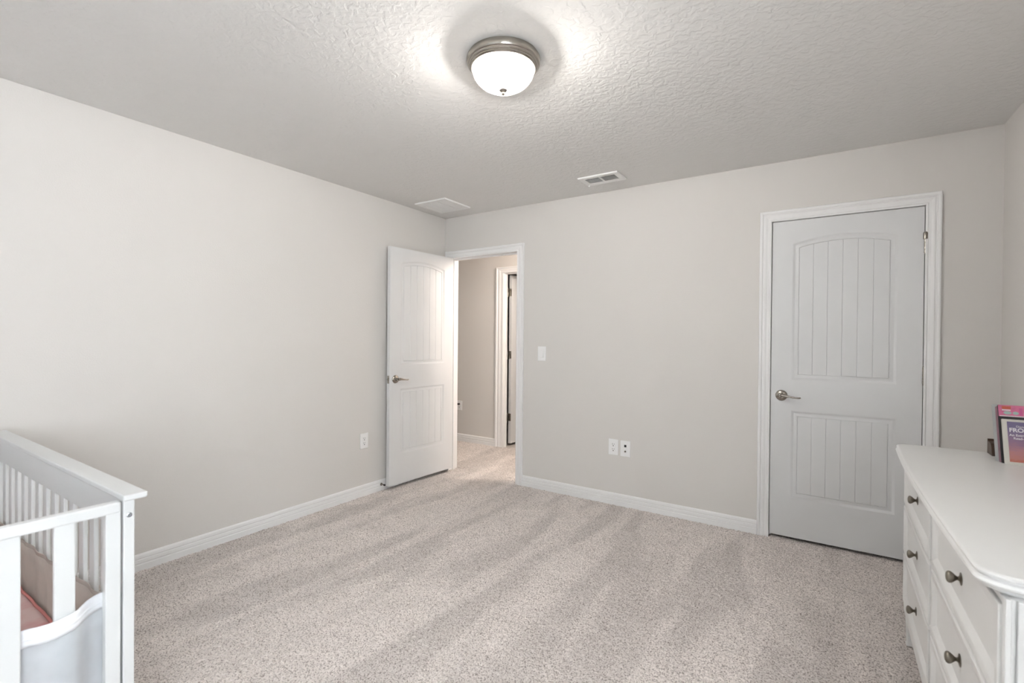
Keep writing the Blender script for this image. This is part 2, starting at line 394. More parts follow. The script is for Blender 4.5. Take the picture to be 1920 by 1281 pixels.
# strike plate on the latch jamb
t2 = thing('trim_2', 'white moulded casing and jambs around the closet door', 'door frame', kind='structure')
casing(t2, C0, C1, CZ, 0, -1); jambs(t2, C0, C1, CZ, -.001, T, (.040, .075))
t3 = thing('trim_3', 'white casing around the far door across the hallway', 'door frame', kind='structure')
casing(t3, G0, G1, GZ, HY, -1, w=.070, left_w=.112); jambs(t3, G0, G1, GZ, HY-.001, HY+.062, (HY+.03, HY+.062))

# ------------------------------------------------------------------ moulded doors
# local slab coordinates: u along width from the hinge edge, v up, face looking to -w
def arch_outline(u0, u1, v0, vs, sag, d, n=18):
    c = (u1-u0)/2; uc = (u0+u1)/2
    if sag > 0:
        R = (c*c+sag*sag)/(2*sag); vc = vs+sag-R
        pts = [(u0+d, v0+d), (u1-d, v0+d)]
        for k in range(n+1):
            u = (u1-d) + ((u0+d)-(u1-d))*k/n
            pts.append((u, vc+math.sqrt((R-d)**2-(u-uc)**2)))
        return pts
    pts = [(u0+d, v0+d), (u1-d, v0+d)]
    for k in range(n+1): pts.append(((u1-d)+((u0+d)-(u1-d))*k/n, vs-d))
    return pts
def top_at(u, u0, u1, vs, sag, d):
    if sag <= 0: return vs-d
    c = (u1-u0)/2; uc = (u0+u1)/2; R = (c*c+sag*sag)/(2*sag); vc = vs+sag-R
    return vc+math.sqrt((R-d)**2-(u-uc)**2)
RINGS = [(0,0),(.0025,.0010),(.0125,.0100),(.0160,.0106),(.0310,.0058),(.0345,.0052),(.0360,.0085)]
def door_slab(par, wdt, z0, z1, lever_side='far', hinge_z=(1.83, 1.09, .335), thick=.035, swap=False):
    """slab in local frame: u -> +X from hinge, front face at Y=0 looking -Y, thickness to +Y"""
    P1 = (.115, wdt-.115, 1.030-.017+z0, 1.902-.017+z0, .040)
    P0 = (.115, wdt-.115, .268-.017+z0, .832-.017+z0, 0.0)
    n = 18; mb = MB()
    def face_side(Y0, sg):
        def V(u, v, dep=0): return (u, Y0+sg*dep, v)
        a, b_ = P1[0], P1[1]
        q = lambda u0, v0, u1, v1: mb.add([V(u0,v0),V(u1,v0),V(u1,v1),V(u0,v1)], [(0,1,2,3)])
        for v0, v1 in zip(LV, LV[1:]): q(0, v0, a, v1); q(b_, v0, wdt, v1)
        us = [b_+(a-b_)*k/n for k in range(n+1)]
        q(a, z0, b_, P0[2])
        q(a, P0[3], b_, P1[2])
        tv = [V(u, top_at(u, *P1[:2], P1[3], P1[4], 0)) for u in us] + [V(a, z1), V(b_, z1)]
        mb.add(tv, [tuple(range(len(tv)))])
        for Pn, nn in ((P0, 1), (P1, n)):
            rows = [[V(u, v, dep) for u, v in arch_outline(*Pn, d, nn)] for d, dep in RINGS]
            mb.sweep(rows, close_ends=False)
            mb.add(rows[-1], [tuple(range(len(rows[-1])))])
    LV = [z0, P0[2], P0[3], P1[2], P1[3], z1]
    face_side(0, 1); face_side(thick, -1)
    for u in (0, wdt):
        for v0, v1 in zip(LV, LV[1:]): mb.add([(u,0,v0),(u,thick,v0),(u,thick,v1),(u,0,v1)], [(0,1,2,3)])
    for v in (z0, z1):
        for a_, b2_ in ((0, P1[0]), (P1[0], P1[1]), (P1[1], wdt)): mb.add([(a_,0,v),(b2_,0,v),(b2_,thick,v),(a_,thick,v)], [(0,1,2,3)])
    mb.obj('slab', 'door', par, smooth=35)
    # six tongued boards in each panel, both faces
    for Yf, sg in ((0, 1), (thick, -1)):
        for Pn in (P1, P0):
            d = RINGS[-1][0]+.0012; a, b_ = Pn[0]+d, Pn[1]-d; st = (b_-a)/6
            for k in range(6):
                u0, u1 = a+k*st, a+(k+1)*st; ch = .0022; pb = MB()
                us = [u0, u0+ch, u0+(u1-u0)/3, u1-(u1-u0)/3, u1-ch, u1]
                dep = [.0078, .0052, .0052, .0052, .0052, .0078]
                lo = [(u, Yf+sg*dd, Pn[2]+d) for u, dd in zip(us, dep)]; hi = [(u, Yf+sg*dd, top_at(u, Pn[0], Pn[1], Pn[3], Pn[4], d)) for u, dd in zip(us, dep)]
                lb = [(u, Yf+sg*.0082, Pn[2]+d) for u in us]; hb = [(u, Yf+sg*.0082, h[2]) for u, h in zip(us, hi)]
                m_ = len(us)
                pb.add(lo+hi, [(i, i+1, m_+i+1, m_+i) for i in range(m_-1)])
                pb.add(lo+lb, [(i, i+1, m_+i+1, m_+i) for i in range(m_-1)]); pb.add(hi+hb, [(i, i+1, m_+i+1, m_+i) for i in range(m_-1)])
                pb.obj('panel_board', 'door', par)
def lever(par, u, v, Yf, sg, direction):
    """lever handle: rose on the face at Yf, sticking out to sg*Y, lever pointing along direction*X"""
    rose = MB().lathe([(.0, 0), (.034, 0), (.035, .003), (.033, .007), (.026, .011), (.017, .0135), (.0165, .016), (.013, .018), (.012, .040), (.0, .041)], (u, Yf, v), (0, sg, 0), 36).obj('handle', 'nickel', par, smooth=35)
    d = direction
    pts = [(u-.004*d, Yf+sg*.046, v+.001), (u+.006*d, Yf+sg*.048, v+.002), (u+.025*d, Yf+sg*.050, v+.001), (u+.050*d, Yf+sg*.050, v-.003), (u+.080*d, Yf+sg*.048, v-.007), (u+.100*d, Yf+sg*.045, v-.0075), (u+.108*d, Yf+sg*.042, v-.006)]
    MB().tube(pts, [.010, .0145, .0115, .0075, .0062, .0068, .0055], 14, 0.85).obj('lever', 'nickel', rose, smooth=60)
def hinge(par, u, Yp, vc, hgt=.100, pin=False):
    mb = MB(); r = .0062
    for k in range(5):
        a = vc-hgt/2+k*hgt/5
        mb.lathe([(r*.85, a+.0005), (r, a+.0015), (r, a+hgt/5-.0015), (r*.85, a+hgt/5-.0005)], (u, Yp, 0), (0,0,1), 14)
    mb.lathe([(.0, vc-hgt/2-.008), (.004, vc-hgt/2-.006), (.0055, vc-hgt/2)], (u, Yp, 0), (0,0,1), 12)
    mb.lathe([(.0055, vc+hgt/2), (.0055, vc+hgt/2+.003), (.0, vc+hgt/2+.006)], (u, Yp, 0), (0,0,1), 12)
    if pin: mb.lathe([(.011, vc+hgt/2-.02), (.0115, vc+hgt/2+.012), (.009, vc+hgt/2+.020), (0, vc+hgt/2+.022)], (u, Yp-.003, 0), (0,0,1), 16)
    return mb.obj('hinge', 'nickel', par, smooth=40)

# closet door (closed): hinge on the right; local u from the right edge: mirror by rotating pi about z is wrong, so build left->right
d2 = thing('door_2', 'closed white two-panel arched closet door with beadboard panels', 'door', (C0+.0035, 0.002, 0), 0, kind='structure')
door_slab(d2, .762, .017, 2.0515)
lever(d2, .0615, .927, 0, -1, 1)
for i, z in enumerate((1.835, 1.090, .335)):
    hinge(d2, .7655, -.0065, z, .098, pin=(i == 0))
MB().box((-.0015, -.0015, .897), (.0005, .012, .957)).obj('latch_plate', 'nickel', d2)

# entrance door (open against the left wall): hinge at its left jamb, opened about 93 degrees
d1 = thing('door_1', 'white two-panel arched door standing open against the left wall', 'door', (E0+.002, -.007, 0), -math.radians(93.0), kind='structure')
# in the closed position the slab runs +X with its room face toward -Y; here local frame: u=+X, hall face at Y=.041

def shift_children(par, before, dx, dy):
    for o in par.children:
        if o not in before:
            o.location = (o.location[0]+dx, o.location[1]+dy, o.location[2])
b4 = list(d1.children)
door_slab(d1, .762, .030, 2.043)
lever(d1, .762-.0605, .927, .035, 1, -1)
lever(d1, .762-.0605, .927, 0, -1, -1)
lp = MB().box((.7615, .006, .893), (.7632, .029, .957)).obj('latch_plate', 'nickel', d1, bevel=.0006)
MB().box((.763, .011, .918), (.771, .024, .934)).obj('latch_bolt', 'nickel', lp, bevel=.002)
bpy.context.view_layer.update()
shift_children(d1, b4, .002, .007)
for z in (1.80, 1.09, .33): hinge(d1, 0, 0, z, .098)

# far hallway door, open into the room beyond
d3 = thing('door_3', 'white door standing open beyond the hallway, its steel hinges showing', 'door', (G0-.017+.0035, HY+.128, 0), math.radians(88.5), kind='structure')
b4 = list(d3.children)
door_slab(d3, .71, .022, 2.035)
bpy.context.view_layer.update()
shift_children(d3, b4, .004, -.037)
for z in (1.827, 1.082, .335):
    h = hinge(d3, -.012, .006, z, .088)
    MB().box((.0015, -.037, z-.044), (.0038, -.003, z+.044)).obj('leaf', 'nickel', h, bevel=.0006)
    MB().box((-.040, -.0025, z-.044), (-.012, .0005, z+.044)).obj('leaf', 'nickel', h, bevel=.0006)

# ------------------------------------------------------------------ door stop behind the open door
ds = thing('door_stop', 'small metal spring door stop on the baseboard behind the open door', 'door stop', (.0145, -.80, .048))
MB().lathe([(.0, 0), (.012, 0), (.012, .004), (.006, .007), (.005, .02), (.0065, .022), (.005, .026), (.0065, .030), (.005, .034), (.0, .036)], (0,0,0), (1,0,0), 16).obj('spring', 'nickel', ds, smooth=30)
MB().lathe([(.0, .034), (.007, .034), (.008, .041), (.006, .046), (0, .046)], (0,0,0), (1,0,0), 16).obj('rubber_tip', 'black', ds, smooth=40)

# ------------------------------------------------------------------ wall plates (local: face toward -Y, origin on the wall)
def plate(par, w=.079, h=.124):
    return MB().box((-w/2, -.006, -h/2), (w/2, 0, h/2)).obj('cover_plate', 'plastic', par, bevel=.0028)
def duplex(par, pl):
    MB().box((-.0175, -.0078, -.035), (.0175, -.005, .035)).obj('receptacle_face', 'plastic', pl, bevel=.001)
    for s in (-1, 1):
        sl_ = MB()
        zc = s*.019
        sl_.box((-.0085, -.0082, zc-.001), (-.006, -.007, zc+.009)).box((.0055, -.0082, zc), (.0078, -.007, zc+.008))
        sl_.lathe([(.0, .007), (.0038, .007), (.0038, .0083), (.0, .0083)], (0, 0, zc-.009), (0, -1, 0), 12)
        sl_.obj('socket_slots', 'slot', pl)
o1 = thing('wall_outlet', 'white duplex outlet low on the left wall beside the open door', 'outlet', (0.0, -.972, .440), PI/2)
pl = plate(o1); duplex(o1, pl)
o2 = thing('wall_outlet', 'white duplex outlet low on the back wall, left of the cable plate', 'outlet', (1.745, 0, .4425), 0)
pl = plate(o2); duplex(o2, pl)
o3 = thing('cable_plate', 'white data and cable jack plate right of the back wall outlet', 'wall plate', (1.8415, 0, .4405), 0)
pl = plate(o3, .079, .122)
MB().box((-.0085, -.0078, .012), (.0085, -.005, .030)).obj('jack', 'black', pl, bevel=.0006)
MB().lathe([(.0, .005), (.007, .005), (.007, .008), (.0048, .008), (.0048, .016), (.0035, .016), (.0035, .010), (0, .010)], (0, 0, -.021), (0, -1, 0), 18).obj('coaxial_connector', 'pewter', pl, smooth=30)
MB().lathe([(.0, .0055), (.003, .0058), (.0025, .0068), (0, .0070)], (0, 0, .048), (0, -1, 0), 10).obj('screw', 'plastic', pl)
sw = thing('light_switch', 'white rocker light switch on the wall beside the open doorway', 'switch', (1.097, 0, 1.152), 0)
pl = plate(sw, .080, .124)
rk = MB().add([(-.0165,-.006,-.033),(.0165,-.006,-.033),(.0165,-.006,.033),(-.0165,-.006,.033),(-.0150,-.0115,-.0315),(.0150,-.0115,-.0315),(.0150,-.0075,.0315),(-.0150,-.0075,.0315)],
    [(4,5,6,7),(0,1,5,4),(1,2,6,5),(2,3,7,6),(3,0,4,7)]).obj('rocker', 'plastic', pl)
for s in (-1, 1): MB().lathe([(.0, .0055), (.003, .0058), (.0025, .0068), (0, .0070)], (0, 0, s*.048), (0, -1, 0), 10).obj('screw', 'plastic', pl)
o4 = thing('wall_outlet', 'white outlet on the hallway wall with a black plug in it', 'outlet', (-.712, HY, .437), 0)
pl = plate(o4, .080, .118); duplex(o4, pl)
pg = thing('power_plug', 'black plug pushed into the hallway wall outlet', 'plug', (-.712, HY-.0085, .455))
MB().box((-.014, -.028, -.011), (.012, 0, .011)).obj('plug_body', 'black', pg, bevel=.004)
MB().tube([(-.010, -.016, 0), (-.030, -.018, -.002), (-.055, -.016, -.020), (-.075, -.014, -.060), (-.09, -.012, -.15), (-.10, -.014, -.30), (-.105, -.018, -.425)], [.0035]*7, 8).obj('cord', 'black', pg, smooth=60)

# ------------------------------------------------------------------ ceiling vents
v1 = thing('return_air_grille', 'square white perforated air grille on the ceiling by the corner', 'vent', (.304, -.380, H))
g = MB(); a = .171; i_ = .140
g.sweep([[(sx*q, sy*q, z) for q, z in ((a, 0), (a, -.009), (a-.003, -.012), (i_+.004, -.010), (i_, -.007), (i_, 0))] for sx, sy in ((-1,-1),(1,-1),(1,1),(-1,1),(-1,-1))], close_ends=False)
g.obj('frame', 'vent', v1)
MB().box((-i_, -i_, -.0016), (i_, i_, -.0004)).obj('duct_opening', 'duct', v1)
n = 24
for k in range(n):
    y = -i_+(k+.5)*2*i_/n
    MB().add([(-i_, y-.0052, -.0030), (i_, y-.0052, -.0030), (i_, y+.0030, -.0068), (-i_, y+.0030, -.0068), (-i_, y-.0052, -.0022), (i_, y-.0052, -.0022), (i_, y+.0040, -.0060), (-i_, y+.0040, -.0060)],
        [(0,1,2,3),(4,5,6,7),(0,1,5,4),(2,3,7,6)]).obj('slat', 'vent', v1)
for x in (-i_/3, i_/3): MB().box((x-.002, -i_, -.0082), (x+.002, i_, -.0060)).obj('cross_bar', 'vent', v1)
v2 = thing('supply_register', 'small white two-bank air register on the ceiling above the back wall', 'vent', (1.760, -.3165, H))
ax, ay = .150, .0925; ix, iy = .112, .048
g = MB()
g.sweep([[(sx*(ax+dx), sy*(ay+dx), z) for dx, z in ((0, 0), (0, -.008), (-.004, -.011), (-.030, -.009))] + [(sx*(ix), sy*(iy), z) for z in (-.008, -.001)] for sx, sy in ((-1,-1),(1,-1),(1,1),(-1,1),(-1,-1))], close_ends=False)
g.box((-.007, -iy, -.009), (.007, iy, -.002))
g.obj('frame', 'vent', v2)
MB().box((-ix, -iy, -.0012), (ix, iy, -.0004)).obj('duct_opening', 'slot', v2)
for bx in (-1, 1):
    x0, x1 = (-ix+.004, -.009) if bx < 0 else (.009, ix-.004)
    for k in range(7):
        y = -iy+.018+(k)*.0125
        MB().add([(x0, y-.004, -.0095), (x1, y-.004, -.0095), (x1, y+.004, -.0020), (x0, y+.004, -.0020), (x0, y-.0052, -.0090), (x1, y-.0052, -.0090), (x1, y+.003, -.0016), (x0, y+.003, -.0016)],
            [(0,1,2,3),(4,5,6,7),(0,1,5,4),(2,3,7,6),(0,3,7,4),(1,2,6,5)]).obj('louvre', 'vent', v2)
MB().box((-.130, .060, -.022), (-.124, .066, -.006)).box((-.134, .060, -.026), (-.120, .066, -.021)).obj('damper_lever', 'vent', v2, bevel=.001)

# ------------------------------------------------------------------ ceiling light
cl = thing('ceiling_light', 'flush round ceiling light with brushed nickel rings and lit frosted glass bowl', 'ceiling light', (2.003, -1.928, H))
MB().lathe([(.0, -.0005), (.146, -.0005), (.146, -.006), (.151, -.008), (.1525, -.014), (.152, -.022), (.1485, -.030), (.144, -.032), (.1435, -.036), (.1405, -.040), (.138, -.041), (.1375, -.045), (.134, -.049), (.131, -.051), (.129, -.050), (.128, -.030), (.0, -.028)],
     (0,0,0), (0,0,1), 96).obj('ring', 'nickel', cl, smooth=28)
dome = [(.1275, -.046)]
for k in range(1, 19):
    t = k/18*PI/2; dome.append((.1275*math.cos(t)**.92, -.046-.088*math.sin(t)))
dome[-1] = (.0, dome[-1][1])
MB().lathe(dome, (0,0,0), (0,0,1), 72).obj('glass_bowl', 'dome', cl, smooth=60)
MB().lathe([(.0, -.130), (.0165, -.131), (.017, -.134), (.014, -.138), (.010, -.140), (.007, -.143), (.0085, -.147), (.0075, -.151), (.004, -.154), (0, -.155)], (0,0,0), (0,0,1), 28).obj('finial', 'nickel', cl, smooth=35)
def point(name, loc, p, col, r):
    l = bpy.data.lights.new(name, 'POINT'); l.energy = p; l.color = col; l.shadow_soft_size = r
    o = bpy.data.objects.new(name, l); o.location = loc; COL.objects.link(o); return o
for dx, dy in ((-.055, -.030), (.058, .022)):
    point('bulb_light', (2.003+dx, -1.928+dy, H-.064), 56.0, (1.0, .955, .90), .020)
point('hallway_lamp', (1.45, .45, 2.20), 55.0, (1.0, .885, .79), .10)

# ------------------------------------------------------------------ crib
cr = thing('crib', 'white wooden crib with slatted sides and flat capped back rail', 'crib', (0, 0, 0))
HX0, HX1 = .150, 1.600; Y0 = -3.078; Y1 = -3.053; YE = -3.800; ZT = .864
MB().box((HX0-.012, Y0-.004, .849), (HX1+.012, Y1+.025, ZT)).obj('cap_rail', 'crib', cr, bevel=.003)
MB().box((HX0+.030, Y0+.002, .762), (HX1-.030, Y1-.002, .849)).obj('top_panel', 'crib', cr, bevel=.0015)
MB().box((HX0+.030, Y0+.002, .120), (HX1-.030, Y1-.002, .190)).obj('bottom_rail', 'crib', cr, bevel=.0015)
for x in (HX0, HX1-.034):
    MB().box((x, Y0, 0), (x+.034, Y1, .849)).obj('post', 'crib', cr, bevel=.0025)
for k in range(15):
    x = .238+.0905*k
    MB().box((x, Y0+.006, .188), (x+.040, Y1-.007, .764)).obj('slat', 'crib', cr, bevel=.003)
# end panels
for xo in (HX1-.026, HX0):
    MB().box((xo, YE+.030, .820), (xo+.026, Y0-.004, .848)).obj('end_top_rail', 'crib', cr, bevel=.004)
    MB().box((xo+.003, YE+.030, .130), (xo+.023, Y0-.004, .200)).obj('end_bottom_rail', 'crib', cr, bevel=.002)
    MB().box((xo+.001, Y0-.0365, 0), (xo+.024, Y0-.0045, .822)).obj('end_post', 'crib', cr, bevel=.002)
    MB().box((xo+.001, YE+.031, 0), (xo+.024, YE+.063, .822)).obj('end_post', 'crib', cr, bevel=.002)
    for k in range(6):
        y = -3.212-.0965*k
        MB().box((xo+.007, y, .195), (xo+.020, y+.040, .824)).obj('end_slat', 'crib', cr, bevel=.0025)
# front side (toward the camera's left, outside the frame)
MB().box((HX0+.03, YE, .800), (HX1-.03, YE+.026, .848)).obj('front_top_rail', 'crib', cr, bevel=.004)
MB().box((HX0+.03, YE+.003, .120), (HX1-.03, YE+.023, .190)).obj('front_bottom_rail', 'crib', cr, bevel=.002)
for x in (HX0, HX1-.034): MB().box((x, YE, 0), (x+.034, YE+.026, .848)).obj('post', 'crib', cr, bevel=.0025)
for k in range(15):
    x = .238+.0905*k
    MB().box((x, YE+.006, .188), (x+.040, YE+.020, .802)).obj('front_slat', 'crib', cr, bevel=.003)
for (x, y, z, ax_) in ((HX1, -3.0655, .808, 1), (HX1, -3.0655, .30, 1)):
    MB().lathe([(0, 0), (.0062, 0), (.0066, .0012), (.005, .0026), (.003, .0028), (.0028, .0010), (0, .0010)], (x, y, z), (ax_, 0, 0), 20).obj('bolt', 'steel', cr, smooth=40)
for (x, y, z) in ((.205, Y0, .80), (HX1-.045, Y0+.002, .745)):
    MB().lathe([(0, 0), (.0055, 0), (.006, .001), (.004, .002), (0, .0022)], (x, y, z), (0, -1, 0), 16).obj('bolt', 'steel', cr, smooth=40)
MB().box((HX0+.03, YE+.03, .275), (HX1-.03, Y0-.006, .287)).obj('mattress_support', 'crib', cr)
# mattress and fitted sheet
ma = MB().box((HX0+.044, YE+.040, .2885), (HX1-.042, Y0-.018, .375)).obj('crib_mattress', 'sheet', None, bevel=.018, smooth=60, seg=4)
tag(ma, 'crib mattress in a pink watercolour fitted sheet', 'mattress')
pts = [(HX0+.052, Y0-.0230, .373)]
for k in range(25): pts.append((HX0+.055+(HX1-HX0-.11)*k/24, Y0-.0230+.0015*math.sin(k*2.3), .3745+.001*math.sin(k*1.7)))
MB().tube(pts, [.0045]*len(pts), 8).obj('piping', 'sheet_rim', ma, smooth=60)
# breathable liner: ribbons of gauze with a satin band along the top
def ribbon(path, z0f, z1f, mat, name, par, th=.0015):
    mb = MB(); n = len(path); nz = 6; vs = []; fs = []
    for i, (x, y) in enumerate(path):
        a, b_ = z0f(i/(n-1)), z1f(i/(n-1))
        for j in range(nz): vs.append((x, y, a+(b_-a)*j/(nz-1)))
    for i in range(n-1):
        for j in range(nz-1): fs.append((i*nz+j, (i+1)*nz+j, (i+1)*nz+j+1, i*nz+j+1))
    mb.add(vs, fs)
    o = mb.obj(name, mat, par, smooth=80)
    so = o.modifiers.new('thickness', 'SOLIDIFY'); so.thickness = th; so.offset = 0
    return o
ln = cr   # the liner is tied to the slats: parts of the crib
nb = 90
back_path = [(HX0+.034+(HX1-HX0-.068)*k/nb, Y0-.0058-.0028*(1+math.sin(k*.72))) for k in range(nb+1)]
zb_top = lambda t: .525+.045*max(0, min(1, (t-.30)/.6))+.004*math.sin(t*19)
ribbon(back_path, lambda t: .330, zb_top, 'gauze_beige', 'back_liner', ln, .001)
ribbon([(x, y-.001) for x, y in back_path], lambda t: zb_top(t)-.010, lambda t: zb_top(t)+.002, 'satin' if False else 'gauze_beige', 'back_liner_hem', ln, .0015)
# right end: inside the post, outside the second slat, inside again
def end_y(k): return k
ex = [(-3.0845, 1.566), (-3.095, 1.5655), (-3.118, 1.566), (-3.130, 1.5685), (-3.145, 1.576), (-3.158, 1.588), (-3.168, 1.5975), (-3.178, 1.6010), (-3.195, 1.6020), (-3.208, 1.6010), (-3.225, 1.5970), (-3.240, 1.589), (-3.252, 1.5790), (-3.265, 1.5755)]
y = -3.28
while y > YE+.05:
    ex.append((y, 1.5745)); y -= .02
end_path = [(x, yy) for yy, x in ex]
def ze(t): return .605+.010*math.cos(t*9)-.010*t
ribbon(end_path, lambda t: .300, lambda t: ze(t)-.036, 'gauze_white', 'end_liner', ln, .001)
ribbon([(x+.0006, yy) for x, yy in end_path], lambda t: ze(t)-.042, ze, 'satin', 'end_liner_band', ln, .003)
ribbon([(x+.0016, yy) for x, yy in end_path], lambda t: ze(t)-.026, lambda t: ze(t)-.020, 'satin', 'end_liner_seam', ln, .0035)
lx = [(HX0+.033+.003*math.sin(k*.8), Y0-.006-(abs(YE-Y0)-.05)*k/30) for k in range(31)]
ribbon(lx, lambda t: .300, lambda t: .545, 'gauze_beige', 'end_liner', ln, .001)
ribbon([(x+.001, y) for x, y in lx], lambda t: .530, lambda t: .548, 'satin', 'end_liner_band', ln, .003)

# ------------------------------------------------------------------ dresser
DC = -1.597; DH = .697; ZD = .840
dr = thing('dresser', 'long white bow-front dresser with three rows of drawers against the right wall', 'dresser', (0, 0, 0))
def bow(x, y, z):
    return (x + .006*((y-DC)/DH)**2 if x < 3.7 else x, y, z)
XF = 3.4125
def ybox(mb, a, b_, n=8):
    for k in range(n):
        pass
    rows = []
    for k in range(n+1):
        y = a[1]+(b_[1]-a[1])*k/n
        rows.append([(a[0], y, a[2]), (b_[0], y, a[2]), (b_[0], y, b_[2]), (a[0], y, b_[2])])
    return mb.sweep(rows)
# top: outline in plan with bow front and clipped corners, ogee edge in rings
def top_outline(off):
    x_back = WX-.012; y0, y1 = DC-DH+.010-off, DC+DH-.010+off
    pts = []; nseg = 24
    c = .045
    fr = []
    for k in range(nseg+1):
        y = (y1-c) + ((y0+c)-(y1-c))*k/nseg
        fr.append((XF-.024-off+.015*((y-DC)/DH)**2, y))
    xe = fr[0][0]
    # far corner curve
    def cor(ya, s):
        out = []
        for j in range(1, 8):
            t = j/8*PI/2
            out.append((xe+.055-.055*math.sin(t)*1.0, ya+s*(-c+c*math.cos(t))))
        return out
    far = [(xe+.055-.055*math.sin(j/8*PI/2), y1-c+c*math.cos(j/8*PI/2)) for j in range(0, 8)]
    near = [(xe+.055-.055*math.sin(j/8*PI/2), y0+c-c*math.cos(j/8*PI/2)) for j in range(7, -1, -1)]
    return [(x_back, y1)] + far + fr + near + [(x_back, y0)]
edge = [(a_, b2_+.010) for a_, b2_ in [(.002, .790), (.004, .7925), (.0045, .797), (.011, .800), (.0175, .804), (.0195, .809), (.0175, .814), (.0125, .817), (.0125, .820), (.0165, .8225), (.0170, .826), (.0140, .829), (.009, .830)]]
tb = MB(); outs = [[(x, y, z) for x, y in top_outline(o_)] for o_, z in edge]
tb.sweep(outs)
tb.obj('top', 'dresser', dr, smooth=35)
YA, YB = DC-DH-.008, DC+DH-.004        # near end, far end
body = MB(); ybox(body, (XF+.014, YA+.004, .160), (WX-.02, YB-.004, .799), 12); body.obj('carcass', 'dresser', dr, xf=bow)
# face frame
ff = MB()
for y in (YA, DC-.016, YB-.012): ybox(ff, (XF+.002, y, .160), (XF+.016, y+(.012 if y != DC-.016 else .032), .800), 2)
for z in (.163, .376, .580, .786): ybox(ff, (XF+.0022, YA+.01, z), (XF+.0158, YB-.01, z+.011), 16)
ff.obj('face_frame', 'dresser', dr, xf=bow)
ap = MB(); ybox(ap, (XF+.004, YA+.004, .118), (XF+.022, YB-.004, .163), 16); ap.obj('apron', 'dresser', dr, bevel=0, xf=bow)
# near end panel with corner pilaster and groove
MB().box((XF+.0085, YA-.006, .12), (XF+.018, YA+.006, .800)).obj('corner_post', 'dresser', dr, bevel=.002)
MB().box((XF+.0085, YB-.006, .12), (XF+.018, YB+.006, .800)).obj('corner_post', 'dresser', dr, bevel=.002)
ep = MB().box((XF+.026, YA-.004, .12), (WX-.022, YA+.004, .799)); ep.obj('end_panel', 'dresser', dr, bevel=.002)
MB().box((XF+.026, YB-.004, .12), (WX-.022, YB+.004, .799)).obj('end_panel', 'dresser', dr, bevel=.002)
for (x, y) in ((XF+.012, YB-.060), (XF+.012, YA+.005), (WX-.075, YB-.060), (WX-.075, YA+.005)):
    tp = MB(); s0, s1 = .055, .040
    tp.sweep([[(x, y, .130), (x+s0, y, .130), (x+s0, y+s0, .130), (x, y+s0, .130)], [(x+.004, y+.006, 0), (x+s1, y+.006, 0), (x+s1, y+s1, 0), (x+.004, y+s1, 0)]])
    tp.obj('foot', 'dresser', dr, bevel=.003)
rows_z = [(.594, .782), (.389, .579), (.176, .374)]
cols_y = [(DC+.018, YB-.013), (YA+.013, DC-.018)]
DR = [(0, .012), (0, -.001), (.0015, -.0030), (.018, -.0030), (.021, -.0015), (.034, .0060), (.036, .0072)]
def knob(par, y, z):
    x = XF + .0065
    mb = MB()
    k = mb.lathe([(r_*.86, h_*.66) for r_, h_ in [(.0, 0), (.0165, 0), (.0165, .0015), (.013, .003), (.007, .005), (.0048, .009), (.0055, .013), (.0085, .018), (.0125, .024), (.0150, .030), (.0155, .035), (.0135, .040), (.0085, .0435), (.0, .0450)]], (x, y, z), (-1, 0, 0), 28)
    return mb.obj('knob', 'pewter', par, smooth=40, xf=lambda a, b2, c: bow(a, b2, z+(c-z)*1.10))
for (z0, z1) in rows_z:
    for (ya, yb) in cols_y:
        mb = MB(); ny = 12; rings = []
        for d, dep in DR:
            pts = []
            for k in range(ny+1): pts.append((XF+dep, ya+d+(yb-ya-2*d)*k/ny, z0+d))
            for k in range(ny+1): pts.append((XF+dep, yb-d-(yb-ya-2*d)*k/ny, z1-d))
            rings.append(pts)
        mb.sweep(rings, close_ends=False)
        d, dep = DR[-1]
        for k in range(ny):
            u0 = ya+d+(yb-ya-2*d)*k/ny; u1 = ya+d+(yb-ya-2*d)*(k+1)/ny
            mb.add([(XF+dep, u0, z0+d), (XF+dep, u1, z0+d), (XF+dep, u1, z1-d), (XF+dep, u0, z1-d)], [(0,1,2,3)])
        dw = mb.obj('drawer', 'dresser', dr, xf=bow, smooth=30)
        knob(dw, (ya+yb)/2, (z0+z1)/2+.003)

# ------------------------------------------------------------------ picture books leaning on the dresser
def book(name, label, x0, w, y, h, th, cover, lean, border=None, base_z=ZD+.0005, page=True, dxy=0.0):
    """standing book facing -Y leaning back by lean radians; origin at its front bottom-left corner"""
    b_ = bpy.data.objects.new(name, None); COL.objects.link(b_); b_.empty_display_size = .03
    b_.location = (x0, y, base_z); b_.rotation_euler = (-lean, 0, dxy); tag(b_, label, 'book', 'picture books standing on the dresser')
    if th > .006 and page:
        MB().box((0, 0, 0), (w, .0012, h)).obj('front_cover', cover, b_, bevel=.0004)
        MB().box((.0025, .0012, .002), (w-.003, th-.0012, h-.002)).obj('pages', 'page', b_)
        MB().box((0, th-.0012, 0), (w, th, h)).obj('back_cover', cover, b_, bevel=.0004)
    else:
        MB().box((0, 0, 0), (w, th, h)).obj('cover', cover, b_, bevel=.0006)
    return b_
LEAN = math.radians(18)
th1 = .009
bx = 3.679
b1 = book('picture_book', 'cream-bordered purple picture book with white title, foremost of the leaning books', bx, .168, -1.122, .166, th1, 'cream', LEAN)
MB().box((.013, -.0006, .010), (.168-.013, 0.0, .170-.013)).obj('cover_picture', 'art', b1)
sn = MB(); vs = [(.080, -.0010, .0115)]
for k in range(15):
    t = k/14; vs.append((.070+.080*t, -.0010, .020+.040*math.sin(t*PI)**.8+.006*math.sin(t*11)))
vs.append((.152, -.0010, .0115)); sn.add(vs, [tuple(range(len(vs)))]); sn.add([(x, -.0006, z) for x, _, z in vs], [tuple(range(len(vs)))])
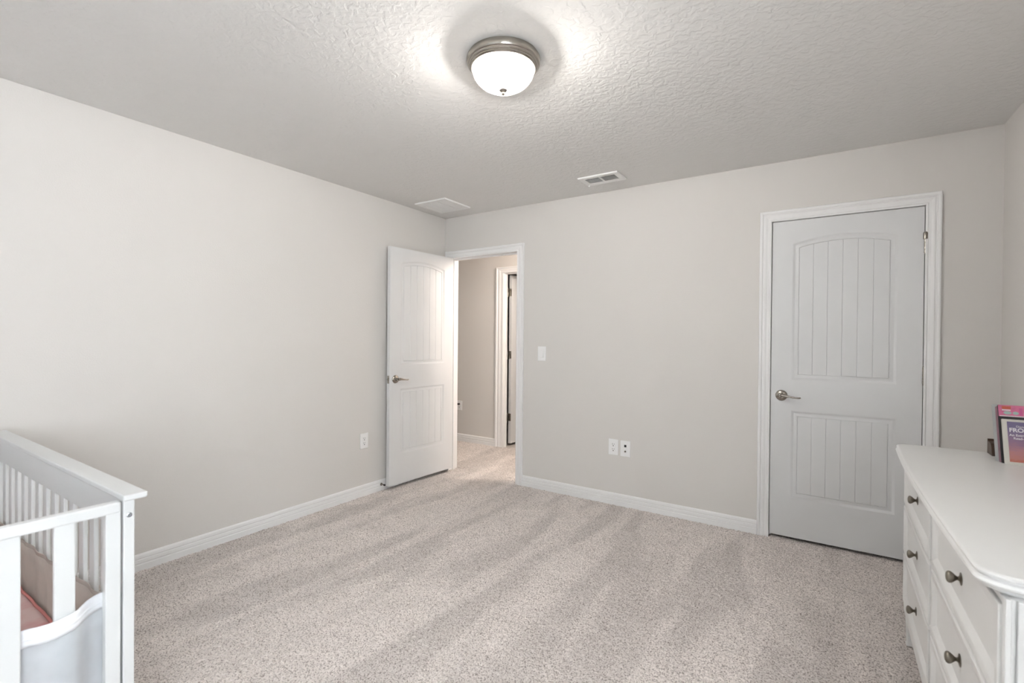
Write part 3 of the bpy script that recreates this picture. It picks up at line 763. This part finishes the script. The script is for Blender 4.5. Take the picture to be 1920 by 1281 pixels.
sn.obj('snowdrift_print', 'white_print', b1)
def text(s, size, loc, par, mat, name='lettering', bold=0.0):
    c = bpy.data.curves.new('txt', 'FONT'); c.body = s; c.size = size; c.extrude = .0003; c.offset = bold
    o = bpy.data.objects.new('txt', c); COL.objects.link(o); bpy.context.view_layer.update()
    me = bpy.data.meshes.new_from_object(o.evaluated_get(bpy.context.evaluated_depsgraph_get()))
    bpy.data.objects.remove(o)
    me.transform(Matrix.Rotation(PI/2, 4, 'X')); me.name = name
    me.materials.clear(); me.materials.append(M[mat])
    q = bpy.data.objects.new(name, me); COL.objects.link(q); q.parent = par; q.location = loc; return q
text('Disney', .0105, (.036, -.0010, .1365), b1, 'white_print')
text('FROZEN', .0205, (.017, -.0010, .1195), b1, 'white_print', bold=.0006)
text('An Extraordinary', .0115, (.017, -.0010, .1040), b1, 'white_print', bold=.0002)
text('Read-Along', .0115, (.027, -.0010, .0925), b1, 'white_print', bold=.0002)
b2 = book('picture_book', 'black activity book with a pink header, directly behind the purple picture book', bx-.005, .190, -1.110, .217, .010, 'cover_black', LEAN)
MB().box((.0, -.0010, .174), (.190, -.0001, .217)).obj('header_card', 'cover_pink', b2)
MB().box((.010, -.0016, .202), (.034, -.0010, .213)).obj('header_label', 'orange', b2)
MB().box((.010, -.0016, .1965), (.033, -.0010, .2005)).obj('header_stripe', 'white_print', b2)
MB().box((.003, -.0016, .1745), (.190, -.0010, .1775)).obj('header_stripe', 'white_print', b2)
for (cx, cz, rx, rz_) in ((.024, .188, .011, .0062), (.046, .188, .008, .006), (.078, .187, .011, .007)):
    MB().add([(cx+rx*math.cos(t*PI/8), -.0017, cz+rz_*math.sin(t*PI/8)) for t in range(16)], [tuple(range(16))]).obj('header_spot', 'mint', b2)
MB().box((.056, -.00165, .180), (.064, -.0010, .208)).obj('header_spot', 'magenta', b2)
b3 = book('picture_book', 'mauve paperback hidden behind the black activity book', bx-.008, .185, -1.098, .210, .012, 'cover_mauve', LEAN)
b4_ = book('picture_book', 'pale grey picture book at the back of the leaning books', bx-.015, .190, -1.084, .216, .012, 'cover_grey', LEAN)
# dark wooden bookend behind the row
be = thing('bookend', 'dark brown wooden bookend block behind the leaning picture books', 'bookend', (3.672, -.985, ZD+.0005))
MB().add([(0, 0, 0), (.20, 0, 0), (.20, .060, 0), (0, .060, 0), (0, .020, .046), (.20, .020, .046), (.20, .060, .050), (0, .060, .050)],
    [(0,3,2,1),(4,5,6,7),(0,1,5,4),(1,2,6,5),(2,3,7,6),(3,0,4,7)]).obj('block', 'brown', be, bevel=.0015)
MB().box((0, .060, 0), (.20, .068, .058)).obj('back_plate', 'brown', be, bevel=.001)

# ------------------------------------------------------------------ right window behind the camera, and an added rear one
w1 = thing('window_1', 'white framed window in the right wall behind the camera', 'window', kind='structure')
def win_x(par):
    f = MB(); x0, x1 = WX-.006, WX+.06
    for a_, b2_ in (((x0, wy0, wz0), (x1, wy0+.05, wz1)), ((x0, wy1-.05, wz0), (x1, wy1, wz1)), ((x0, wy0+.05, wz0), (x1, wy1-.05, wz0+.05)), ((x0, wy0+.05, wz1-.05), (x1, wy1-.05, wz1))):
        MB().box(a_, b2_).obj('window_frame', 'trim', par, bevel=.002)
    MB().box((x0+.02, wy0+.05, 1.40), (x1-.01, wy1-.05, 1.435)).obj('meeting_rail', 'trim', par, bevel=.002)
    MB().box((WX+.035, wy0+.05, wz0+.05), (WX+.039, wy1-.05, wz1-.05)).obj('pane', 'glass', par)
    MB().box((WX-.05, wy0-.03, wz0-.022), (WX+.02, wy1+.03, wz0)).obj('window_sill', 'trim', par, bevel=.004)
win_x(w1)

w2 = thing('added_window', 'white framed window added unseen in the rear wall for fill light', 'window', kind='structure')  # invented window, goes with the added rear fill lamp
def win_y(par):
    y0, y1 = YR-.06, YR+.006
    for a_, b2_ in (((vx0, y0, wz0), (vx0+.05, y1, wz1)), ((vx1-.05, y0, wz0), (vx1, y1, wz1)), ((vx0+.05, y0, wz0), (vx1-.05, y1, wz0+.05)), ((vx0+.05, y0, wz1-.05), (vx1-.05, y1, wz1))):
        MB().box(a_, b2_).obj('window_frame', 'trim', par, bevel=.002)
    MB().box((vx0+.05, y0+.01, 1.40), (vx1-.05, y1-.02, 1.435)).obj('meeting_rail', 'trim', par, bevel=.002)
    MB().box((vx0+.05, YR-.039, wz0+.05), (vx1-.05, YR-.035, wz1-.05)).obj('pane', 'glass', par)
    MB().box((vx0-.03, YR-.02, wz0-.022), (vx1+.03, YR+.05, wz0)).obj('window_sill', 'trim', par, bevel=.004)
win_y(w2)
